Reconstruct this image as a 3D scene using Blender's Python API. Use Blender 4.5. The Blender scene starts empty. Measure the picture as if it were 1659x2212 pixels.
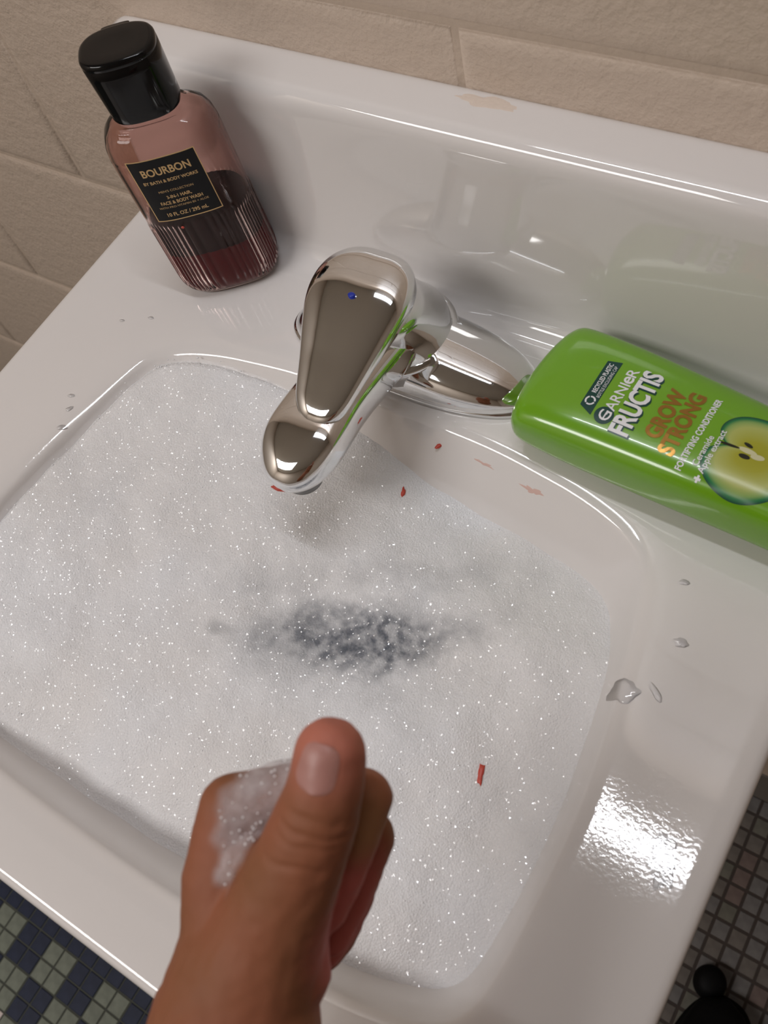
import bpy, bmesh, math, random
from math import sin, cos, pi, sqrt, exp, hypot
from mathutils import Vector, Matrix, noise

random.seed(7)
SC = bpy.context.scene
COL = SC.collection
U = 0.0011            # one drawing unit in metres
FLOOR = -830.0        # floor height in drawing units (sink deck = 0)
def W(x, y, z): return Vector((x * U, y * U, (z - FLOOR) * U))

# ------------------------------------------------------------------ camera
cam = bpy.data.objects.new('camera', bpy.data.cameras.new('camera'))
COL.objects.link(cam); SC.camera = cam
cr, cd, cf = Vector((.84065, .50647, -.19181)), Vector((.36886, -.79477, -.48195)), Vector((-.39654, .33440, -.85495))
cam.matrix_world = Matrix.Translation(W(222.62, -289.74, 405.8)) @ Matrix((cr, -cd, -cf)).transposed().to_4x4()
cam.data.sensor_fit = 'VERTICAL'; cam.data.sensor_height = 36.0
cam.data.lens = 2010.8 * 36 / 2212
cam.data.clip_start = 0.01
cam.data.dof.use_dof = True
cam.data.dof.focus_distance = 0.60
cam.data.dof.aperture_fstop = 15.0

# ------------------------------------------------------------------ world, view
wd = bpy.data.worlds.new('world'); SC.world = wd; wd.use_nodes = True
wd.node_tree.nodes['Background'].inputs[0].default_value = (.9, .93, 1, 1)
wd.node_tree.nodes['Background'].inputs[1].default_value = 0.05
SC.view_settings.view_transform = 'Standard'
SC.view_settings.look = 'None'
SC.view_settings.gamma = 1.0
SC.view_settings.use_curve_mapping = False
SC.view_settings.exposure = -0.3
VANITY_W, PANEL_W = 3.0, 36.0

def area(name, loc, size, size_y, power, col, rot=(0, 0, 0)):
    l = bpy.data.lights.new(name, 'AREA'); l.shape = 'RECTANGLE'
    l.size = size * U; l.size_y = size_y * U; l.energy = power; l.color = col
    o = bpy.data.objects.new(name, l); COL.objects.link(o); o.location = W(*loc); o.rotation_euler = rot
    return o
area('vanity_lamp_light', (-10, -45, 968), 570, 26, VANITY_W, (.93, .95, 1.0))
area('ceiling_panel_light', (-800, -1500, 1588), 1080, 520, PANEL_W, (1, .97, .95))

# ------------------------------------------------------------------ helpers
def mat(name, col=(.8, .8, .8), rough=.5, metal=0, **kw):
    m = bpy.data.materials.new(name); m.use_nodes = True
    b = m.node_tree.nodes['Principled BSDF']
    b.inputs['Base Color'].default_value = (*col, 1)
    b.inputs['Roughness'].default_value = rough
    b.inputs['Metallic'].default_value = metal
    for k, v in kw.items():
        b.inputs[k.replace('_', ' ')].default_value = v
    return m
def nd(m, t, **kw):
    n = m.node_tree.nodes.new(t)
    for k, v in kw.items(): setattr(n, k, v)
    return n
def ln(m, a, b): m.node_tree.links.new(a, b)
def bsdf(m): return m.node_tree.nodes['Principled BSDF']
def coords(m, scale=1.0):
    tc = nd(m, 'ShaderNodeTexCoord'); mp = nd(m, 'ShaderNodeMapping')
    mp.inputs['Scale'].default_value = (scale,) * 3
    ln(m, tc.outputs['Object'], mp.inputs[0]); return mp.outputs[0]
def bump(m, scale, strength, dist, detail=2, kind='noise', src=None):
    v = coords(m)
    if kind == 'noise':
        t = nd(m, 'ShaderNodeTexNoise'); t.inputs['Detail'].default_value = detail
    else:
        t = nd(m, 'ShaderNodeTexVoronoi')
    t.inputs['Scale'].default_value = scale; ln(m, v, t.inputs['Vector'])
    b = nd(m, 'ShaderNodeBump'); b.inputs['Strength'].default_value = strength; b.inputs['Distance'].default_value = dist
    ln(m, t.outputs[0], b.inputs['Height'])
    if src: ln(m, src, b.inputs['Normal'])
    ln(m, b.outputs[0], bsdf(m).inputs['Normal'])
    return b.outputs[0], t
def colnoise(m, scale, c1, c2, lo=.35, hi=.65, detail=3):
    v = coords(m); t = nd(m, 'ShaderNodeTexNoise'); t.inputs['Scale'].default_value = scale; t.inputs['Detail'].default_value = detail
    ln(m, v, t.inputs['Vector'])
    r = nd(m, 'ShaderNodeValToRGB'); r.color_ramp.elements[0].position = lo; r.color_ramp.elements[1].position = hi
    r.color_ramp.elements[0].color = (*c1, 1); r.color_ramp.elements[1].color = (*c2, 1)
    ln(m, t.outputs[0], r.inputs[0]); ln(m, r.outputs[0], bsdf(m).inputs['Base Color'])
    return r
def root(name, label, cat, o=(0, 0, 0), group=None):
    e = bpy.data.objects.new(name, None); COL.objects.link(e); e.location = W(*o); e['label'] = label; e['category'] = cat
    e.empty_display_size = .02; e['_o'] = list(o)
    if group: e['group'] = group
    return e
def mesh(name, vs, fs, m, parent=None, o=None, smooth=True, label=None, kind=None, cat=None, group=None, ang=None, up=False):
    """vs in drawing units, world frame; o = origin of the object in drawing units"""
    if o is None: o = tuple(parent['_o']) if parent is not None and '_o' in parent else (0, 0, 0)
    me = bpy.data.meshes.new(name)
    me.from_pydata([((x - o[0]) * U, (y - o[1]) * U, (z - o[2]) * U) for x, y, z in vs], [], fs)
    if isinstance(m, (list, tuple)):
        for q in m: me.materials.append(q)
    else: me.materials.append(m)
    bm = bmesh.new(); bm.from_mesh(me); bmesh.ops.recalc_face_normals(bm, faces=bm.faces)
    if up and sum(f.normal.z * f.calc_area() for f in bm.faces) < 0: bmesh.ops.reverse_faces(bm, faces=bm.faces)
    bm.to_mesh(me); bm.free()
    if smooth: me.polygons.foreach_set('use_smooth', [True] * len(me.polygons))
    if ang is not None: me.set_sharp_from_angle(angle=math.radians(ang))
    ob = bpy.data.objects.new(name, me); COL.objects.link(ob)
    ob['_o'] = list(o)
    if parent is not None:
        ob.parent = parent
        po = tuple(parent['_o']); ob.location = ((o[0] - po[0]) * U, (o[1] - po[1]) * U, (o[2] - po[2]) * U)
    else: ob.location = W(*o)
    if label: ob['label'] = label
    if kind: ob['kind'] = kind
    if cat: ob['category'] = cat
    if group: ob['group'] = group
    return ob
def loft(rings, cap0=True, cap1=True):
    vs, fs = [], []; n = len(rings[0])
    for r in rings: vs += [tuple(p) for p in r]
    for i in range(len(rings) - 1):
        for k in range(n):
            a, b = i * n + k, i * n + (k + 1) % n
            fs.append((a, b, b + n, a + n))
    def cap(i0, ring):
        c = len(vs); vs.append(tuple(sum(p[j] for p in ring) / n for j in range(3)))
        for k in range(n): fs.append((i0 + k, i0 + (k + 1) % n, c))
    if cap0: cap(0, rings[0])
    if cap1: cap((len(rings) - 1) * n, rings[-1])
    return vs, fs
def sup(a, b, e, n=64, e2=None):
    """superellipse ring (2D)"""
    r = []
    for k in range(n):
        t = 2 * pi * k / n; c, s = cos(t), sin(t)
        r.append((a * math.copysign(abs(c) ** (2 / e), c), b * math.copysign(abs(s) ** (2 / (e2 or e)), s)))
    return r
def box(x0, x1, y0, y1, z0, z1):
    vs = [(x, y, z) for x in (x0, x1) for y in (y0, y1) for z in (z0, z1)]
    return vs, [(0, 1, 3, 2), (4, 6, 7, 5), (0, 4, 5, 1), (2, 3, 7, 6), (0, 2, 6, 4), (1, 5, 7, 3)]
def join(*parts):
    vs, fs = [], []
    for v, f in parts:
        o = len(vs); vs += list(v); fs += [tuple(i + o for i in q) for q in f]
    return vs, fs
def crom(pts, n, closed=False):
    out = []; m = len(pts)
    segs = m if closed else m - 1
    for i in range(segs):
        g = lambda j: pts[j % m] if closed else pts[max(0, min(m - 1, j))]
        p0, p1, p2, p3 = g(i - 1), g(i), g(i + 1), g(i + 2)
        for k in range(n):
            t = k / n
            out.append(tuple(.5 * (2 * b + (c - a) * t + (2 * a - 5 * b + 4 * c - d) * t * t + (3 * b - a - 3 * c + d) * t ** 3) for a, b, c, d in zip(p0, p1, p2, p3)))
    if not closed: out.append(tuple(pts[-1]))
    return out
def sstep(a, b, x):
    t = max(0, min(1, (x - a) / (b - a))); return t * t * (3 - 2 * t)

# ------------------------------------------------------------------ materials
ceramic = mat('glazed_ceramic', (.74, .71, .695), .07, Coat_Weight=.5, Coat_Roughness=.02)
nb_, _ = bump(ceramic, 22, .05, .0006, 1)
def wet_relief():
    m = ceramic; tc = nd(m, 'ShaderNodeTexCoord'); tot = None
    for (x, y, r) in ((207, -216, 34), (197, -92, 24), (-190, -185, 26)):
        d = nd(m, 'ShaderNodeVectorMath', operation='DISTANCE'); ln(m, tc.outputs['Object'], d.inputs[0]); d.inputs[1].default_value = (x * U, (y - 49) * U, 150 * U)
        mr = nd(m, 'ShaderNodeMapRange', interpolation_type='SMOOTHSTEP'); ln(m, d.outputs['Value'], mr.inputs[0]); mr.inputs[1].default_value = r * U; mr.inputs[2].default_value = r * .6 * U
        if tot is None: tot = mr.outputs[0]
        else:
            ad = nd(m, 'ShaderNodeMath', operation='ADD'); ln(m, tot, ad.inputs[0]); ln(m, mr.outputs[0], ad.inputs[1]); tot = ad.outputs[0]
    t = nd(m, 'ShaderNodeTexNoise'); t.inputs['Scale'].default_value = 520; t.inputs['Detail'].default_value = 2; ln(m, tc.outputs['Object'], t.inputs['Vector'])
    b = nd(m, 'ShaderNodeBump'); b.inputs['Distance'].default_value = .00035; ml = nd(m, 'ShaderNodeMath', operation='MULTIPLY'); ln(m, tot, ml.inputs[0]); ml.inputs[1].default_value = .13; ln(m, ml.outputs[0], b.inputs['Strength'])
    ln(m, t.outputs[0], b.inputs['Height']); ln(m, nb_, b.inputs['Normal']); ln(m, b.outputs[0], bsdf(m).inputs['Normal']); ln(m, b.outputs[0], bsdf(m).inputs['Coat Normal'])
wet_relief()
chrome = mat('chrome', (.86, .87, .88), .045, 1)
bump(chrome, 60, .03, .0004, 1)
wallpaint = mat('cream_block_paint', (.62, .51, .42), .45)
n1, _ = bump(wallpaint, 90, .55, .0022, 4)
bump(wallpaint, 420, .5, .0010, 3, src=n1)
joint_paint = mat('joint_paint', (.59, .485, .395), .5); bump(joint_paint, 160, .6, .002, 4)
sidepaint = mat('side_wall_paint', (.50, .43, .36), .6); bump(sidepaint, 120, .3, .002, 3)
ceil_m = mat('ceiling_white', (.62, .60, .56), .8); bump(ceil_m, 60, .3, .002, 3)
grout_l = mat('dark_green_grout', (.055, .06, .05), .8); bump(grout_l, 300, .3, .001)
grout_r = mat('brown_grout', (.045, .033, .028), .8); bump(grout_r, 300, .3, .001)
def tilem(n, c):
    m = mat(n, c, .5, Specular_IOR_Level=.18); colnoise(m, 60, tuple(x * .86 for x in c), tuple(min(1, x * 1.14) for x in c)); return m
navy = tilem('navy_tile', (.018, .024, .05)); green = tilem('grey_green_tile', (.17, .19, .155)); white_t = tilem('white_tile', (.66, .58, .55))
rt = [tilem('taupe_tile', (.135, .12, .108)), tilem('grey_tile', (.145, .138, .135)), tilem('rose_tile', (.145, .11, .10)), tilem('olive_tile', (.13, .125, .105))]

# ------------------------------------------------------------------ room
YW = 49.0
ROOM = (-1500, 1500, -2300, YW)
CEIL = 1600.0
def struct(name, vf, m, **k): return mesh(name, *vf, m, kind='structure', smooth=False, **k)
wb = struct('wall_back', box(-1500, 1500, YW + 2.2, YW + 60, FLOOR, CEIL), joint_paint, o=(0, YW, FLOOR))
def block_shape(L, H, T=14, r=2.6):
    vs, fs = [], []
    prof = [(0, 0.0), (0, r * .0), (r * .35, -T + r * .9), (r * 1.0, -T + r * .3), (r * 2.2, -T)]
    prof = [(0, 0), (0, -T + 2.6), (1.2, -T + 1.5), (3.2, -T + .6), (6.5, -T + .12), (10, -T)]
    for ins, y in prof:
        vs += [(ins, y, ins), (L - ins, y, ins), (L - ins, y, H - ins), (ins, y, H - ins)]
    for i in range(len(prof) - 1):
        for k in range(4):
            a, b = i * 4 + k, i * 4 + (k + 1) % 4; fs.append((a, b, b + 4, a + 4))
    e = (len(prof) - 1) * 4; fs.append((e, e + 1, e + 2, e + 3))
    return vs, fs
JZ = [140 + 190 * k for k in range(8)]; JZ = [-819, -630, -435, -241, -58] + JZ
PITCH = 369.0
protos = {}
for ci in range(len(JZ) - 1):
    z0, z1 = JZ[ci], JZ[ci + 1]; H = z1 - z0 - 3.0
    off = -5 if (ci % 2 == 0) else -190
    k0 = int((-1500 - off) / PITCH) - 1
    for k in range(k0, k0 + 11):
        a, b = off + k * PITCH, off + (k + 1) * PITCH
        a2, b2 = max(a, -1500), min(b, 1500)
        if b2 - a2 < 20: continue
        key = (round(b2 - a2, 1), round(H, 1))
        o = (a2 + 1.5, YW + 14 - .0, z0 + 1.5)
        if key not in protos:
            vs, fs = block_shape(b2 - a2 - 3, H)
            ob = mesh('concrete_block', [(x + o[0], y + o[1], z + o[2]) for x, y, z in vs], fs, wallpaint, parent=wb, o=o, smooth=True, ang=40)
            protos[key] = ob
        else:
            ob = protos[key].copy(); COL.objects.link(ob); ob.parent = wb
            ob.location = (o[0] * U, (o[1] - YW) * U, (o[2] - FLOOR) * U)
struct('baseboard_back', box(-1500, 1500, YW - 2.5, YW + 2, FLOOR, FLOOR + 95), mat('base_tile', (.17, .155, .14), .5), o=(0, YW, FLOOR))
struct('wall_left', box(-1550, -1500, -2300, YW + 3, FLOOR, CEIL), sidepaint, o=(-1500, -1100, FLOOR))
struct('wall_right', box(1500, 1550, -2300, YW + 3, FLOOR, CEIL), sidepaint, o=(1500, -1100, FLOOR))
struct('wall_front', box(-1550, 1550, -2350, -2300, FLOOR, CEIL), sidepaint, o=(0, -2300, FLOOR))
struct('ceiling', box(-1550, 1550, -2350, YW + 60, CEIL, CEIL + 30), ceil_m, o=(0, -1100, CEIL))
# floor: grout bed + mosaic
fl = struct('floor', box(-1500, 1500, -2300, YW + 3, FLOOR - 40, FLOOR - 1.2), grout_l, o=(0, 0, FLOOR))
mesh('grout_bed', *box(60, 1500, -2300, YW + 3, FLOOR - 1.3, FLOOR - 1.1), grout_r, parent=fl, smooth=False)
def tile_vf(s, g, x=0, y=0):
    h = (s - g) / 2; r = .7
    vs = [(x - h, y - h, FLOOR - 2), (x + h, y - h, FLOOR - 2), (x + h, y + h, FLOOR - 2), (x - h, y + h, FLOOR - 2)]
    vs += [(x - h, y - h, FLOOR - .5), (x + h, y - h, FLOOR - .5), (x + h, y + h, FLOOR - .5), (x - h, y + h, FLOOR - .5)]
    h -= r; vs += [(x - h, y - h, FLOOR), (x + h, y - h, FLOOR), (x + h, y + h, FLOOR), (x - h, y + h, FLOOR)]
    fs = []
    for i in (0, 4):
        for k in range(4): fs.append((i + k, i + (k + 1) % 4, i + (k + 1) % 4 + 4, i + k + 4))
    fs.append((8, 9, 10, 11)); return vs, fs
def tile_stretch(vf, x, y, sy): return [(a, y + (b - y) * sy, c) for a, b, c in vf[0]], vf[1]
rest = {}
tp = {}
def put_tile(x, y, px, py, g, m, single):
    if single:
        if m.name not in tp:
            vs, fs = tile_vf(px, g); sy = py / px
            ob = mesh('tile', [(a + x, b * sy + y, c) for a, b, c in vs], fs, m, parent=fl, o=(x, y, FLOOR), smooth=False)
            tp[m.name] = ob
        else:
            ob = tp[m.name].copy(); COL.objects.link(ob); ob.parent = fl; ob.location = (x * U, y * U, 0)
    else:
        vs, fs = tile_vf(px, g, x, y); rest.setdefault(m.name, [m, []])[1].append(tile_stretch((vs, fs), x, y, py / px))
px, py = 23.5, 24.9
for c in range(-34, 23):
    for r in range(-26, 25):
        x, y = -469.5 + (c + .5) * px, -573.0 + (r + .5) * py
        if x > 55 or y > YW - 8: continue
        a, b = c // 2, (-r if r <= 0 else -r + 0)
        b = (-r + 0) // 2 if r <= 0 else 0
        b = (-r) // 2 + (0 if r <= 0 else 0)
        bb = (-(r) + (0)) // 2 if r < 1 else 0
        if r in (0, -1): bb = 0
        elif r < -1: bb = (-r) // 2
        m = navy if (a + bb) % 2 == 0 else green
        if r == 1: m = navy
        if r > 1: m = navy if (a + (r // 2)) % 2 == 0 else green
        if bb == 2 and m is navy and a % 4 == 0 and r < 0: m = white_t
        single = -575 < x < -325 and -700 < y < -455
        put_tile(x, y, px, py, 2.2 if single else 2.2, m, single)
px, py = 20.4, 21.8
rnd = random.Random(3)
for c in range(-12, 40):
    for r in range(-50, 7):
        x, y = 312 + (c + .5) * px, -83 + (r + .5) * py
        if x < 65 or y > YW - 8: continue
        m = rt[rnd.choice([0, 0, 1, 1, 2, 3])]
        single = 265 < x < 440 and -290 < y < 20
        put_tile(x, y, px, py, 3.4, m, single)
for nme, (m, parts) in rest.items():
    mesh('mosaic_tiles', *join(*parts), m, parent=fl, smooth=False, kind='stuff')

# light fixtures (out of view, they light and reflect)
lampm = mat('lamp_metal', (.6, .6, .6), .4, .6)
emis = mat('lamp_diffuser', (.9, .9, .9), .4); bsdf(emis).inputs['Emission Color'].default_value = (.93, .95, 1, 1); bsdf(emis).inputs['Emission Strength'].default_value = 2
vl = root('wall_lamp', 'long white fluorescent lamp on the block wall above the sink', 'lamp', (-10, YW, 975))
mesh('housing', *box(-305, 285, -84, YW - 1, 972, 1015), lampm, parent=vl, smooth=False)
mesh('diffuser', *loft([[(x, -74 + a, 978 + b) for a, b in sup(13, 14, 3, 24)] for x in (-298, 278)]), emis, parent=vl)
cp = root('ceiling_lamp', 'flat fluorescent panel lamp set in the ceiling', 'lamp', (-800, -1500, 1598))
mesh('frame', *box(-1360, -240, -1780, -1220, 1590, 1599), lampm, parent=cp, smooth=False)

# ------------------------------------------------------------------ sink
CX0, CY0 = 0.0, -205.0
half = [(0, -74), (60, -74.5), (100, -79), (122, -83), (141, -89), (153, -96), (161.5, -106), (168, -125), (174, -155), (179, -185), (182.5, -220), (183, -260), (181.5, -290), (178, -306), (170, -316), (155, -322), (125, -327.5), (60, -331.5), (0, -332.5)]
lip = half + [(-x * .955, y) for x, y in half[-2:0:-1]]
lipc = crom(lip, 8, True)
NS = 360
def by_angle(curve):
    pa = sorted([(math.atan2(y - CY0, x - CX0) % (2 * pi), hypot(x - CX0, y - CY0)) for x, y in curve])
    out = []; j = 0
    ext = [(pa[-1][0] - 2 * pi, pa[-1][1])] + pa + [(pa[0][0] + 2 * pi, pa[0][1])]
    for k in range(NS):
        t = 2 * pi * k / NS
        while ext[j + 1][0] < t: j += 1
        a, b = ext[j], ext[j + 1]; f = (t - a[0]) / max(1e-9, b[0] - a[0])
        pa_, pb_ = (cos(a[0]) * a[1], sin(a[0]) * a[1]), (cos(b[0]) * b[1], sin(b[0]) * b[1])
        out.append((CX0 + pa_[0] * (1 - f) + pb_[0] * f, CY0 + pa_[1] * (1 - f) + pb_[1] * f))
    return out
LIP = by_angle(lipc)
def shrink(d, back=0.0):
    out = []
    for x, y in LIP:
        fx, fy = 1 - d / 178.0, 1 - d / 128.0
        q = y - CY0
        yy = CY0 + q * fy - (back * max(0, q) / 131.0)
        out.append((CX0 + (x - CX0) * fx, yy))
    return out
def rrect(x0, x1, y0, y1, r, rb=None):
    pts = []
    rb = rb if rb is not None else r
    for cx, cy, a0, rr in ((x1 - r, y0 + r, -90, r), (x1 - rb, y1 - rb, 0, rb), (x0 + rb, y1 - rb, 90, rb), (x0 + r, y0 + r, 180, r)):
        for k in range(13):
            a = math.radians(a0 + 90 * k / 12); pts.append((cx + rr * cos(a), cy + rr * sin(a)))
    full = []
    for i in range(len(pts)):
        a, b = pts[i], pts[(i + 1) % len(pts)]
        L = hypot(b[0] - a[0], b[1] - a[1]); n = max(1, int(L / 4))
        full += [(a[0] + (b[0] - a[0]) * k / n, a[1] + (b[1] - a[1]) * k / n) for k in range(n)]
    return by_angle(full)
XO, YF = 241.5, -370.0
def outer(ins, r=26): return rrect(-XO + ins, XO - ins, YF + ins, YW - .4, max(4, r - ins * .6), 2.0)
rings = []
for ins, z in ((46, -150), (22, -120), (8, -66), (3, -36), (.8, -18), (0, -9), (.35, -4.2), (1.2, -1.8), (2.8, -.55), (5.2, -.1), (13, 0), (17, -.25), (22, -.5)):
    rings.append([(x, y, z) for x, y in outer(ins)])
OUT22 = outer(22)
EXP10 = shrink(-12)
for f in (.25, .5, .75):
    rings.append([(a[0] * (1 - f) + b[0] * f, a[1] * (1 - f) + b[1] * f, -.5 - .3 * f) for a, b in zip(OUT22, EXP10)])
for d, z, bk in ((-12, -.9, 0), (-7, -1.5, 0), (-3.2, -2.4, 0), (-1.2, -3.3, 0), (0, -4.6, 0), (1.0, -6.4, .5), (2.6, -10, 2), (5.5, -17, 5), (9, -27, 10), (14, -42, 13), (24, -68, 16), (42, -95, 18), (70, -112, 15), (105, -120, 8)):
    rings.append([(x, y, z) for x, y in shrink(d, bk)])
sink = root('sink', 'white glazed ceramic wall hung sink filled with soap foam', 'sink', (0, YW, -150))
vs, fs = loft(rings, True, True); vs_basin, fs_basin = vs, fs
mesh('basin', vs, fs, ceramic, parent=sink)
# backsplash with soft foot fillet
prof = [(YW, -3), (-16, -3), (-14, -.7), (-7, -.2), (-2, 1.2), (2.5, 4), (5.5, 8.5), (7, 14), (8.5, 28), (11, 55), (13.6, 82), (15.2, 96), (16.6, 102), (19, 106), (22.5, 108.2), (27, 109), (40, 109.3), (46, 109.1), (YW - .3, 108)]
prof = crom(prof, 4)
bx = []
for s in (-1, 1):
    xs = []
for x, ins in ((-237.5, 9), (-237.2, 5.5), (-236, 3), (-233.5, 1.1), (-229, 0.15), (-222, 0), (-120, 0), (0, 0), (120, 0), (222, 0), (230, .15), (234.5, 1.1), (237, 3), (238.2, 5.5), (238.5, 9)):
    ring = []
    for y, z in prof:
        yy = max(y + ins * (1 if y < 30 else 0) * (.9 if z > 8 else .15), (1.5 + ins * .9) if ins > .5 else -99)
        zz = z - (ins * 1.6 if z > 95 else 0)
        edge = sstep(200, 238, abs(x))
        ring.append((x, min(yy, YW - .2), zz))
    bx.append(ring)
mesh('backsplash', *loft(bx), ceramic, parent=sink)
# smudge of cream paint on the ledge
paint = mat('cream_paint_smear', (.70, .60, .52), .5); bump(paint, 400, .3, .001)

def outline_blob(cx, cy, rx, ry, ang, seed, n=40, rough=.25):
    out = []
    for k in range(n):
        t = 2 * pi * k / n
        rr = 1 + rough * noise.noise((cos(t) * 1.3 + seed * 7.1, sin(t) * 1.3, seed)) + rough * .5 * noise.noise((cos(t) * 3 + seed, sin(t) * 3, seed * 2.3))
        x, y = rx * cos(t) * rr, ry * sin(t) * rr
        out.append((cx + x * cos(ang) - y * sin(ang), cy + x * sin(ang) + y * cos(ang)))
    return out
def dome(pts, z0, h, seed=0, wob=0.0, levels=(1, .97, .9, .75, .5, .25), zf=None):
    cx = sum(p[0] for p in pts) / len(pts); cy = sum(p[1] for p in pts) / len(pts)
    rings = []
    for s in levels:
        hh = h * (1 - s ** 4)
        ring = []
        for x, y in pts:
            X, Y = cx + (x - cx) * s, cy + (y - cy) * s
            base = z0 if zf is None else zf(X, Y)
            ring.append((X, Y, base + hh + wob * noise.noise((X * .6, Y * .6, seed)) * (1 - s) * 2))
        rings.append(ring)
    return loft(rings, False, True)

from mathutils.bvhtree import BVHTree
basin_bvh = BVHTree.FromPolygons([Vector(v) for v in vs_basin], [tuple(f) for f in fs_basin])
def deck_z(X, Y):
    r = basin_bvh.ray_cast(Vector((X, Y, 60)), Vector((0, 0, -1))); return r[0].z if r[0] is not None else -1
# ------------------------------------------------------------------ foam
foam = mat('soap_foam', (.78, .775, .78), .55, Coat_Weight=.75, Coat_Roughness=.06, Coat_IOR=1.6)
bsdf(foam).inputs['Subsurface Weight'].default_value = .0
def foam_setup(m):
    tc = nd(m, 'ShaderNodeTexCoord'); co = tc.outputs['Object']
    def math_(op, a, b=None, c=None, clamp=False):
        n = nd(m, 'ShaderNodeMath', operation=op, use_clamp=clamp)
        for i, v in enumerate((a, b, c)):
            if v is None: continue
            if hasattr(v, 'links'): ln(m, v, n.inputs[i])
            else: n.inputs[i].default_value = v
        return n.outputs[0]
    def nz(scale, detail, off=0):
        mp = nd(m, 'ShaderNodeMapping'); mp.inputs['Location'].default_value = (off, off * .7, 0); ln(m, co, mp.inputs[0])
        t = nd(m, 'ShaderNodeTexNoise'); t.inputs['Scale'].default_value = scale; t.inputs['Detail'].default_value = detail
        ln(m, mp.outputs[0], t.inputs['Vector']); return t.outputs[0]
    sp = nd(m, 'ShaderNodeSeparateXYZ'); ln(m, co, sp.inputs[0])
    # warped elliptical window (object origin at the basin centre) where the suds thin out
    ca, sa = cos(.44), sin(.44)
    def ell(cx, cy, rx, ry):
        x = math_('SUBTRACT', sp.outputs[0], cx * U); y = math_('SUBTRACT', sp.outputs[1], cy * U)
        wx = math_('MULTIPLY', math_('SUBTRACT', nz(22, 3, 3), .5), 48 * U); wy = math_('MULTIPLY', math_('SUBTRACT', nz(22, 3, 9), .5), 40 * U)
        x = math_('ADD', x, wx); y = math_('ADD', y, wy)
        xr = math_('DIVIDE', math_('ADD', math_('MULTIPLY', x, ca), math_('MULTIPLY', y, sa)), rx * U)
        yr = math_('DIVIDE', math_('SUBTRACT', math_('MULTIPLY', y, ca), math_('MULTIPLY', x, sa)), ry * U)
        return math_('SQRT', math_('ADD', math_('MULTIPLY', xr, xr), math_('MULTIPLY', yr, yr)))
    def ramp01(v, lo, hi):
        n = nd(m, 'ShaderNodeMapRange', interpolation_type='SMOOTHSTEP'); ln(m, v, n.inputs[0])
        n.inputs[1].default_value = lo; n.inputs[2].default_value = hi; return n.outputs[0]
    d1 = ell(50, 17, 66, 19)          # relative to (0,-205)
    mask = math_('SUBTRACT', 1.0, ramp01(d1, .2, 1.2))
    speck = ramp01(nz(150, 7), .32, .66)
    dark = math_('MULTIPLY', mask, math_('MULTIPLY_ADD', speck, .58, .40), clamp=True)
    d2 = ell(40, 22, 115, 50)
    haze = math_('MULTIPLY', math_('SUBTRACT', 1.0, ramp01(d2, .3, 1.2)), math_('MULTIPLY', ramp01(nz(40, 4, 5), .40, .66), .30))
    spots = math_('MULTIPLY', ramp01(nz(17, 3, 2), .52, .72), .13)
    dsp = ell(-17, -9, 9, 7.5); sp1 = math_('MULTIPLY', math_('SUBTRACT', 1.0, ramp01(dsp, .3, 1.3)), .42)
    hz = math_('ADD', math_('ADD', haze, spots), sp1, clamp=True)
    def mixc(f, a, b):
        n = nd(m, 'ShaderNodeMix', data_type='RGBA'); ln(m, f, n.inputs[0])
        if hasattr(a, 'links'): ln(m, a, n.inputs[6])
        else: n.inputs[6].default_value = (*a, 1)
        n.inputs[7].default_value = (*b, 1); return n.outputs[2]
    c0 = mixc(ramp01(nz(9, 3, 6), .4, .65), (.79, .78, .785), (.81, .82, .85))
    c1 = mixc(hz, c0, (.22, .23, .25))
    c2 = mixc(dark, c1, (.065, .08, .11))
    ln(m, c2, bsdf(m).inputs['Base Color'])
    # fine bubble relief
    v = nd(m, 'ShaderNodeTexVoronoi'); v.inputs['Scale'].default_value = 900; ln(m, co, v.inputs['Vector'])
    v2 = nd(m, 'ShaderNodeTexVoronoi'); v2.inputs['Scale'].default_value = 380; ln(m, co, v2.inputs['Vector'])
    b1 = nd(m, 'ShaderNodeBump'); b1.inputs['Strength'].default_value = .45; b1.inputs['Distance'].default_value = .0007; b1.invert = True
    ln(m, v.outputs['Distance'], b1.inputs['Height'])
    b2 = nd(m, 'ShaderNodeBump'); b2.inputs['Strength'].default_value = .05; b2.inputs['Distance'].default_value = .001; b2.invert = True
    ln(m, v2.outputs['Distance'], b2.inputs['Height']); ln(m, b1.outputs[0], b2.inputs['Normal'])
    ln(m, b2.outputs[0], bsdf(m).inputs['Normal'])
    # every bubble film faces its own way and glints on its own
    vc = nd(m, 'ShaderNodeTexVoronoi'); vc.inputs['Scale'].default_value = 1300; ln(m, co, vc.inputs['Vector'])
    sb = nd(m, 'ShaderNodeVectorMath', operation='SUBTRACT'); ln(m, vc.outputs['Color'], sb.inputs[0]); sb.inputs[1].default_value = (.5, .5, .5)
    sc_ = nd(m, 'ShaderNodeVectorMath', operation='SCALE'); ln(m, sb.outputs[0], sc_.inputs[0]); sc_.inputs['Scale'].default_value = 1.9
    ge = nd(m, 'ShaderNodeNewGeometry'); ad = nd(m, 'ShaderNodeVectorMath', operation='ADD'); ln(m, ge.outputs['Normal'], ad.inputs[0]); ln(m, sc_.outputs[0], ad.inputs[1])
    nn = nd(m, 'ShaderNodeVectorMath', operation='NORMALIZE'); ln(m, ad.outputs[0], nn.inputs[0])
    ln(m, nn.outputs[0], bsdf(m).inputs['Coat Normal'])
foam_setup(foam)
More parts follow.
